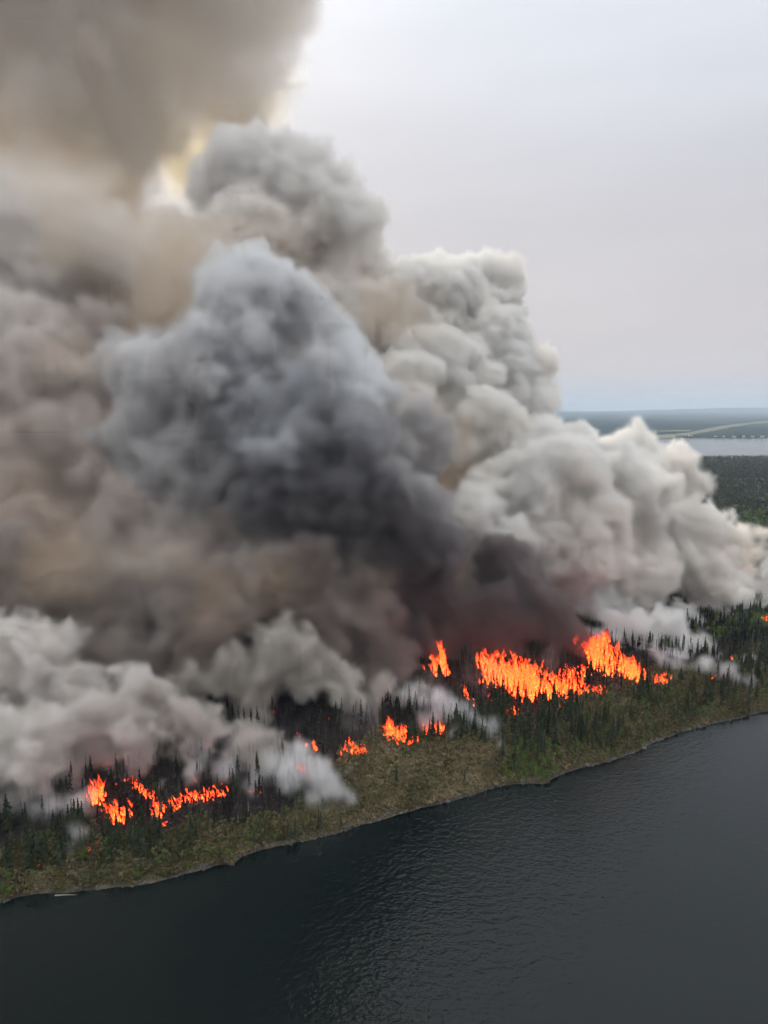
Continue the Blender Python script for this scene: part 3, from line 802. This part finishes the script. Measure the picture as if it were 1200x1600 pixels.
# ------------------------------------------------------------------ smoke
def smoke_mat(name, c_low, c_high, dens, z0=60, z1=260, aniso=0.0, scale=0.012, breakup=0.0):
    """soot near the fire, plus painted self-shadow and backlight tint in some smokes (c_low), cleaner with height (c_high), both varied by slow noise"""
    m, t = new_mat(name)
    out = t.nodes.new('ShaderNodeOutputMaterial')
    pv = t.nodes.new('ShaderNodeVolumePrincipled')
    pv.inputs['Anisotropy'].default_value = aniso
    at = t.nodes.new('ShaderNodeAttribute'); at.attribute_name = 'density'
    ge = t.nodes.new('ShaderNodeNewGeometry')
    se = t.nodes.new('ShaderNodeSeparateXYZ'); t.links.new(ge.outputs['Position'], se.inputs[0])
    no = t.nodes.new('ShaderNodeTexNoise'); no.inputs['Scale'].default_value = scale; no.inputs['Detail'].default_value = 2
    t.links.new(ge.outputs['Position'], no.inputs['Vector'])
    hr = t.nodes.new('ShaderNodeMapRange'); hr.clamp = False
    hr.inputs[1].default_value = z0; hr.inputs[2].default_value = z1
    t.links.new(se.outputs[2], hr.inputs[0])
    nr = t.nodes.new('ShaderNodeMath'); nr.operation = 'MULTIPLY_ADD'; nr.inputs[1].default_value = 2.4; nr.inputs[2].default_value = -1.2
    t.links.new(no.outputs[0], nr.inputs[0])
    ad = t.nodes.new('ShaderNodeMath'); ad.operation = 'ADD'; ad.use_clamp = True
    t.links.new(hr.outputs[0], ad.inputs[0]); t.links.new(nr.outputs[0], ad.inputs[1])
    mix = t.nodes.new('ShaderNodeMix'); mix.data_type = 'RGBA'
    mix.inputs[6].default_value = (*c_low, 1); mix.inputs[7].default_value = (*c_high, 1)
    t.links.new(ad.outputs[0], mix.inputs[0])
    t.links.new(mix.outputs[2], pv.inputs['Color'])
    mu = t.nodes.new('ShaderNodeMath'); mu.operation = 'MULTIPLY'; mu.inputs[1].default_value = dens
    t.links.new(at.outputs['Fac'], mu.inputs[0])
    last = mu
    if breakup > 0:
        mp = t.nodes.new('ShaderNodeMapping'); mp.inputs['Scale'].default_value = (1.0, 1.0, 0.45); mp.inputs['Rotation'].default_value = (0, R(-30), 0)
        t.links.new(ge.outputs['Position'], mp.inputs[0])
        n2 = t.nodes.new('ShaderNodeTexNoise'); n2.inputs['Scale'].default_value = 0.11; n2.inputs['Detail'].default_value = 3
        n2.inputs['Distortion'].default_value = 0.6
        t.links.new(mp.outputs[0], n2.inputs['Vector'])
        r2 = t.nodes.new('ShaderNodeMapRange'); r2.inputs[1].default_value = 0.40 + 0.1 * (breakup - 1); r2.inputs[2].default_value = 0.68
        t.links.new(n2.outputs[0], r2.inputs[0])
        m2 = t.nodes.new('ShaderNodeMath'); m2.operation = 'MULTIPLY'
        t.links.new(mu.outputs[0], m2.inputs[0]); t.links.new(r2.outputs[0], m2.inputs[1])
        last = m2
    t.links.new(last.outputs[0], pv.inputs['Density'])
    t.links.new(pv.outputs[0], out.inputs['Volume'])
    return m

def puff_cloud(roots, seed, levels=2, squash=1.0):
    """grow smaller puffs on the skin of larger ones, the way a billow boils"""
    rg = np.random.RandomState(seed)
    pts = [(np.array(c), r) for c, r in roots]
    cur = list(pts)
    for L in range(levels):
        nxt = []
        for c, r in cur:
            n = 16 if L == 0 else 8
            for k in range(n):
                v = rg.normal(size=3); v /= np.linalg.norm(v)
                rr = r * rg.uniform(0.22, 0.46)
                nxt.append((c + v * (r * rg.uniform(0.72, 1.0) - rr * 0.15), rr))
        pts += nxt
        cur = nxt
    co = np.array([p[0] for p in pts]); ra = np.array([p[1] for p in pts])
    return co, ra

def smoke(name, puffs, mat, label, seed, voxel=1.6, band=5.0, amp=1.0, levels=2, fine=1.0, group='smoke plumes over the fire'):
    roots = []
    for px, py, r, z in puffs:
        if z is None: z = on_ground(px, py + r * 0.6)[1] * 0.985
        roots.append((P(px, py, z), r * z / F_PX))
    co, ra = puff_cloud(roots, seed, levels)
    keep = ra > voxel * 0.9
    co, ra = co[keep], ra[keep]
    org = co.mean(axis=0)
    org[2] = co[:, 2].min()
    me = bpy.data.meshes.new(name)
    me.vertices.add(len(co))
    me.vertices.foreach_set('co', (co - org).astype('f').ravel())
    at = me.attributes.new('rad', 'FLOAT', 'POINT')
    at.data.foreach_set('value', ra.astype('f'))
    o = bpy.data.objects.new(name, me)
    o.location = org
    COL.objects.link(o)
    me.materials.append(mat)
    g = bpy.data.node_groups.new(name + '_nodes', 'GeometryNodeTree')
    g.interface.new_socket('Geometry', in_out='INPUT', socket_type='NodeSocketGeometry')
    g.interface.new_socket('Geometry', in_out='OUTPUT', socket_type='NodeSocketGeometry')
    N, Lk = g.nodes.new, g.links.new
    gi, go = N('NodeGroupInput'), N('NodeGroupOutput')
    na = N('GeometryNodeInputNamedAttribute'); na.data_type = 'FLOAT'; na.inputs[0].default_value = 'rad'
    m2p = N('GeometryNodeMeshToPoints')
    Lk(gi.outputs[0], m2p.inputs['Mesh']); Lk(na.outputs[0], m2p.inputs['Radius'])
    p2v = N('GeometryNodePointsToVolume'); p2v.resolution_mode = 'VOXEL_SIZE'
    p2v.inputs['Voxel Size'].default_value = voxel
    Lk(m2p.outputs[0], p2v.inputs['Points']); Lk(na.outputs[0], p2v.inputs['Radius'])
    v2m = N('GeometryNodeVolumeToMesh'); v2m.inputs['Threshold'].default_value = 0.2
    Lk(p2v.outputs[0], v2m.inputs['Volume'])
    pos = N('GeometryNodeInputPosition'); nor = N('GeometryNodeInputNormal')
    # turbulent warp (vector noise) and cauliflower bumps (cell noise)
    def math_(op, a, b=None):
        m = N('ShaderNodeMath'); m.operation = op
        for i, v in enumerate((a, b)):
            if v is None: continue
            if hasattr(v, 'is_output'): Lk(v, m.inputs[i])
            else: m.inputs[i].default_value = v
        return m.outputs[0]
    wn = N('ShaderNodeTexNoise'); wn.inputs['Scale'].default_value = 0.022 * fine; wn.inputs['Detail'].default_value = 3
    Lk(pos.outputs[0], wn.inputs['Vector'])
    sub = N('ShaderNodeVectorMath'); sub.operation = 'SUBTRACT'; sub.inputs[1].default_value = (0.5, 0.5, 0.5)
    Lk(wn.outputs['Color'], sub.inputs[0])
    wsc = N('ShaderNodeVectorMath'); wsc.operation = 'SCALE'; wsc.inputs['Scale'].default_value = 34.0 * amp
    Lk(sub.outputs[0], wsc.inputs[0])
    tot = None
    for sc, am in ((0.032, 9.0), (0.075, 5.2), (0.17, 3.4), (0.38, 1.7)):
        vo = N('ShaderNodeTexVoronoi'); vo.feature = 'SMOOTH_F1'; vo.inputs['Scale'].default_value = sc * fine
        vo.inputs['Smoothness'].default_value = 0.12
        Lk(pos.outputs[0], vo.inputs['Vector'])
        d2 = math_('MULTIPLY', vo.outputs['Distance'], vo.outputs['Distance'])
        b = math_('MULTIPLY', math_('SUBTRACT', 0.35, d2), am * 1.7 * amp / fine ** 0.6)
        tot = b if tot is None else math_('ADD', tot, b)
    nsc = N('ShaderNodeVectorMath'); nsc.operation = 'SCALE'
    Lk(nor.outputs[0], nsc.inputs[0]); Lk(tot, nsc.inputs['Scale'])
    add = N('ShaderNodeVectorMath'); add.operation = 'ADD'
    Lk(wsc.outputs[0], add.inputs[0]); Lk(nsc.outputs[0], add.inputs[1])
    stp = N('GeometryNodeSetPosition')
    Lk(v2m.outputs[0], stp.inputs['Geometry']); Lk(add.outputs[0], stp.inputs['Offset'])
    m2v = N('GeometryNodeMeshToVolume'); m2v.resolution_mode = 'VOXEL_SIZE'
    m2v.inputs['Voxel Size'].default_value = voxel
    m2v.inputs['Interior Band Width'].default_value = band
    m2v.inputs['Density'].default_value = 1.0
    Lk(stp.outputs[0], m2v.inputs['Mesh'])
    sm = N('GeometryNodeSetMaterial'); sm.inputs['Material'].default_value = mat
    Lk(m2v.outputs[0], sm.inputs['Geometry'])
    Lk(sm.outputs[0], go.inputs[0])
    md = o.modifiers.new('billow', 'NODES'); md.node_group = g
    tag(o, label, 'smoke', group, 'stuff')
    return o

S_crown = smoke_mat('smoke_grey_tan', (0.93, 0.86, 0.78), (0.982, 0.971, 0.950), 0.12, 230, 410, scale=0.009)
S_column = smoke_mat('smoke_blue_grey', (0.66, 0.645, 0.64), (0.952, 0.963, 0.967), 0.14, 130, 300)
S_core = smoke_mat('smoke_dark_core', (0.20, 0.18, 0.185), (0.66, 0.675, 0.695), 0.14, 70, 290)  # dark colour holds soot and the painted self-shadow of the thick column
S_right = smoke_mat('smoke_tan', (0.978, 0.950, 0.905), (0.996, 0.991, 0.974), 0.17, 130, 330)
S_low = smoke_mat('smoke_pale_tan', (0.955, 0.915, 0.87), (0.994, 0.987, 0.966), 0.18, 30, 160)
S_left = smoke_mat('smoke_warm_grey', (0.78, 0.70, 0.64), (0.945, 0.928, 0.91), 0.11, 110, 380, scale=0.01)
S_soot_shade = smoke_mat('smoke_soot_shade', (0.26, 0.215, 0.21), (0.60, 0.575, 0.57), 0.13, 30, 190)  # near-black from soot together with self-shadow put into the colour
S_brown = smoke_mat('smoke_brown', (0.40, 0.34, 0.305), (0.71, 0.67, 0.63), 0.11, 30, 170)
S_pale = smoke_mat('smoke_pale', (0.80, 0.755, 0.715), (0.950, 0.934, 0.91), 0.22, 10, 90)
S_white = smoke_mat('smoke_white', (0.94, 0.92, 0.895), (0.988, 0.984, 0.975), 0.20, 10, 70)
S_olive = smoke_mat('smoke_olive', (0.68, 0.645, 0.59), (0.90, 0.88, 0.83), 0.18, 20, 120)
S_haze = smoke_mat('smoke_thin_tan', (0.915, 0.77, 0.57), (0.983, 0.948, 0.90), 0.022, 330, 640, aniso=0.2, scale=0.006)  # tan of sunlight coming through is put into the smoke colour
S_glow = smoke_mat('smoke_glow', (0.965, 0.86, 0.62), (0.975, 0.91, 0.74), 0.030, 330, 640, aniso=0.5, scale=0.006)  # golden backlight glow painted as the smoke's own colour
S_over = smoke_mat('smoke_overhead', (0.93, 0.68, 0.42), (0.95, 0.74, 0.50), 0.02, 300, 900, scale=0.004)
S_wisp = smoke_mat('smoke_wisp', (0.96, 0.96, 0.965), (0.98, 0.98, 0.98), 0.26, 0, 60, breakup=0.4)
S_thin = smoke_mat('smoke_ground_veil', (0.90, 0.88, 0.87), (0.95, 0.94, 0.93), 0.013, 0, 60, breakup=0.6)

smoke('smoke_high', [(330,90,110,1000),(390,10,80,1000),(400,120,55,1000),(130,150,160,1000),(250,85,110,1000),(360,110,60,1000),(60,80,200,1000),(60,330,170,960),(150,330,85,960),(300,-100,180,950),(60,-200,250,900),(410,70,60,990),(440,150,32,985),(390,150,60,985),(420,110,45,985),(350,170,34,985),(222,262,42,965),(255,215,26,985)], S_haze, 'thin tan smoke layer filling the sky at the upper left', 10, voxel=3.2, band=10, amp=1.6, fine=0.6)
smoke('smoke_glow', [(300,255,70,1300),(250,200,60,1300),(350,190,60,1300),(420,170,45,1300),(455,120,30,1300)], S_glow, 'thin smoke coloured golden for the backlight in the bright gap at upper left', 12, voxel=6, band=40, levels=1)
smoke('smoke_overhead', [(480,-330,150,900),(200,-450,260,880),(0,-560,360,850),(330,-620,260,850),(540,-700,150,850),(350,-950,350,850),(620,-1000,200,850),(-200,-800,400,800),(100,-1300,400,800),(500,-1400,300,800),(-400,-300,300,850),(-700,-600,400,800),(-400,-1300,500,800),(540,-220,120,900),(600,-480,120,900)], S_over, 'brown smoke drifting high overhead above the lake', 11, voxel=8, band=50, amp=2.2, levels=1)
smoke('smoke_crown', [(390,265,70,760),(455,290,75,760),(515,345,75,760),(552,410,55,760),(335,300,50,760),(575,335,22,760),(400,215,25,760),(400,400,110,760),(300,420,80,760),(540,500,85,760),(230,430,80,790),(290,520,90,760),(600,470,35,740)], S_crown, 'grey tan smoke dome at the top of the great column', 1, voxel=1.6, band=7)
smoke('smoke_left', [(50,420,100,600),(150,400,75,620),(110,330,50,640),(20,330,50,620),(50,560,100,560),(150,500,50,600),(40,700,110,550),(150,700,90,550),(60,820,90,530),(220,800,80,530),(-60,600,120,560),(180,610,50,580)], S_left, 'warm grey billows of smoke along the left edge', 7, band=7)
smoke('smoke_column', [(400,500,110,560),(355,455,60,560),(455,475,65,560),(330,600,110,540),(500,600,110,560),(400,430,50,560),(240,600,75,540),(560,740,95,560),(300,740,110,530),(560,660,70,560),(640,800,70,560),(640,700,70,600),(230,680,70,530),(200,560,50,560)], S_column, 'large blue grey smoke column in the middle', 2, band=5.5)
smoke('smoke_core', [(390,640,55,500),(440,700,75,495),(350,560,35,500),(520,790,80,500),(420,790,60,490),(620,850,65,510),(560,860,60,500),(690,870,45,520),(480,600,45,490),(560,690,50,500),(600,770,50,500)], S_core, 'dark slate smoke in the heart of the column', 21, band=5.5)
smoke('smoke_right', [(700,470,75,780),(760,560,80,770),(680,600,90,720),(775,460,50,800),(640,520,60,760),(815,640,55,780),(760,700,90,700),(835,560,35,790),(650,450,45,760),(850,620,25,790),(640,600,60,680)], S_right, 'cream and tan smoke plume right of the column', 3, voxel=1.6, band=4.5)
smoke('smoke_low_right', [(740,810,58,600),(800,850,45,600),(860,760,85,640),(960,790,85,680),(900,860,80,620),(985,705,42,760),(1050,750,52,760),(1060,850,70,720),(1130,822,24,800),(1155,838,22,800),(1175,862,19,800),(1140,870,26,790),(1165,898,18,780),(1188,925,14,780),(1150,925,17,770),(1120,880,26,780),(1108,808,22,800),(1186,836,13,800),(980,900,65,660),(1100,900,45,700),(900,690,32,760),(1000,760,60,740),(930,720,40,760),(1095,935,28,700),(780,770,50,640)], S_low, 'pale tan billows stretching to the right above the forest', 4)
smoke('smoke_soot_shade', [(660,920,50,540),(720,965,50,540),(780,950,48,540),(850,965,45,540),(600,900,60,540),(800,900,55,560),(885,985,28,530),(700,1000,40,540),(640,980,45,530),(770,1000,35,540)], S_soot_shade, 'near black smoke directly above the main fire front', 5, voxel=2, band=4.5)
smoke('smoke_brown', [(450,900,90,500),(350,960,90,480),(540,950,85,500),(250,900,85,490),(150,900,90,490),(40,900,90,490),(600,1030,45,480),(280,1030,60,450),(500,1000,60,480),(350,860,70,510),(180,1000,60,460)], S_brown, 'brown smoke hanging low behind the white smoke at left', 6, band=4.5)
smoke('smoke_low_left', [(50,1040,75,400),(120,1110,60,390),(40,1140,70,370),(120,1170,40,380),(225,1085,38,400),(190,1140,55,380),(260,1150,40,380),(310,1130,40,390),(350,1150,35,390),(395,1165,28,395),(20,1200,50,350),(100,1060,40,400),(425,1185,18,395)], S_pale, 'pale smoke bank rolling over the burn at the lower left', 8, voxel=1.1, band=3.0, fine=1.9, amp=1.35)
smoke('smoke_centre', [(430,1010,50,450),(480,1040,48,450),(535,1060,32,450),(400,1080,40,440),(590,1085,26,450),(630,1095,17,460),(350,1060,40,440),(300,1070,40,440),(540,1090,25,445)], S_olive, 'grey green smoke billows low in the centre', 9, voxel=1.2, band=3.5, fine=1.6)
smoke('smoke_far_right', [(960,960,34,640),(930,945,30,620),(975,985,38,590),(1040,980,34,600),(1010,1018,28,580),(950,1005,26,575),(1000,1000,32,600),(1080,1010,28,590),(960,1010,20,580),(1060,1030,22,570),(1110,1035,20,580),(1150,1050,16,570),(1185,1068,13,560),(1070,960,28,680),(1120,970,26,700),(1150,920,20,760),(1190,935,18,780),(1120,908,24,740),(1160,935,22,740),(1203,945,20,740),(1192,905,18,760),(1203,880,15,780)], S_white, 'white smoke pouring along the right ridge', 22, voxel=1.2, band=3.5, fine=1.6)
smoke('smoke_wisp', [(300,1140,16,None),(340,1160,18,None),(380,1172,18,None),(430,1182,14,None),(540,1240,16,None),(500,1200,30,None),(525,1235,22,None),(470,1190,32,None),(420,1190,30,None),(515,1262,14,None),(370,1190,25,None),(320,1190,25,None),(540,1210,12,None),(450,1215,28,None),(400,1215,22,None),(350,1205,22,None),(490,1240,24,None),(530,1255,22,None),(510,1225,30,None),(525,1275,12,None),(470,1225,12,None),(430,1205,12,None),(390,1190,10,None),(505,1262,10,None)], S_wisp, 'thin white smoke with trunks showing through it, left of the open slope', 23, voxel=1.2, band=6, amp=0.5, fine=1.6)
smoke('smoke_wisp', [(570,1055,26,None),(605,1072,28,None),(645,1085,30,None),(690,1100,30,None),(725,1118,26,None),(758,1138,22,None),(782,1162,12,None),(665,1120,20,None),(640,1140,14,None),(710,1140,18,None)], S_wisp, 'thin white smoke drifting up from the spruces in the middle', 24, voxel=1.2, band=6, amp=0.5, fine=1.6)
smoke('smoke_wisp', [(75,1255,30,None),(110,1265,26,None),(120,1295,20,None),(135,1255,24,None),(110,1320,13,None),(40,1250,22,None)], S_wisp, 'thin grey smoke rising between trees at the lower left', 25, voxel=1.2, band=6, amp=0.5, fine=1.6)
smoke('smoke_wisp', [(245,1250,14,None),(243,1275,10,None),(255,1220,16,None),(300,1215,20,None)], S_wisp, 'narrow white smoke column among the left flames', 26, voxel=1.2, band=6, amp=0.5, fine=1.6)
smoke('smoke_wisp', [(1060,1030,20,None),(1100,1040,20,None),(1140,1052,18,None),(1172,1064,14,None),(1198,1074,10,None),(1030,1022,20,None),(1120,1050,16,None),(1155,1062,12,None)], S_wisp, 'thin white smoke over the right ridge', 27, voxel=1.5, band=6, amp=0.5, fine=1.6)
smoke('smoke_veil', [(80,1210,50,375),(200,1200,50,385),(330,1210,45,390),(450,1170,45,400),(560,1130,45,430),(660,1070,50,470),(760,1060,45,490),(860,1040,40,520),(950,1040,30,540),(300,1250,25,365),(150,1260,25,352)], S_thin, 'faint smoke drifting among the burnt trunks', 29, voxel=2.5, band=10, levels=1, amp=0.6)
S_veil = smoke_mat('smoke_veil', (0.84, 0.67, 0.50), (0.95, 0.885, 0.795), 0.018, 60, 380)
smoke('smoke_veil', [(300,450,150,650),(100,500,150,650),(200,750,170,600),(450,850,150,580),(600,700,150,640),(100,950,120,520),(720,780,130,680),(620,480,90,690),(860,760,90,700)], S_veil, 'faint brown smoke between the billows', 28, voxel=5, band=30, amp=1.5, levels=1)
smoke('smoke_veil', [(120,340,110,560),(230,400,80,545),(240,470,60,530),(280,360,70,600),(190,560,50,520),(120,560,60,520),(470,440,35,540),(60,300,90,580),(30,260,70,640),(150,300,70,640),(200,345,35,660),(285,345,42,690)], S_veil, 'warm tan smoke film in front of the upper left billows', 30, voxel=4, band=20, amp=1.5, levels=1)
smoke('smoke_veil', [(100,880,110,440),(260,850,90,440),(420,900,80,440),(560,900,60,450),(60,760,70,450),(330,940,80,440)], S_veil, 'faint brown smoke film over the lower left billows', 31, voxel=4, band=20, amp=1.5, levels=1)

# ------------------------------------------------------------------ haze
m, t = new_mat('haze')
o = t.nodes.new('ShaderNodeOutputMaterial'); pv = t.nodes.new('ShaderNodeVolumePrincipled')
pv.inputs['Color'].default_value = (0.72, 0.85, 1.0, 1); pv.inputs['Density'].default_value = 0.000042
t.links.new(pv.outputs[0], o.inputs['Volume'])
x0, x1, y0, y1, z0, z1 = -16000, 24000, -2000, 52000, -8, 900
me = mesh_np('haze', [(x0,y0,z0),(x1,y0,z0),(x1,y1,z0),(x0,y1,z0),(x0,y0,z1),(x1,y0,z1),(x1,y1,z1),(x0,y1,z1)], [(0,3,2,1),(4,5,6,7),(0,1,5,4),(1,2,6,5),(2,3,7,6),(3,0,4,7)], m)
tag(link('haze', me), kind='stuff')
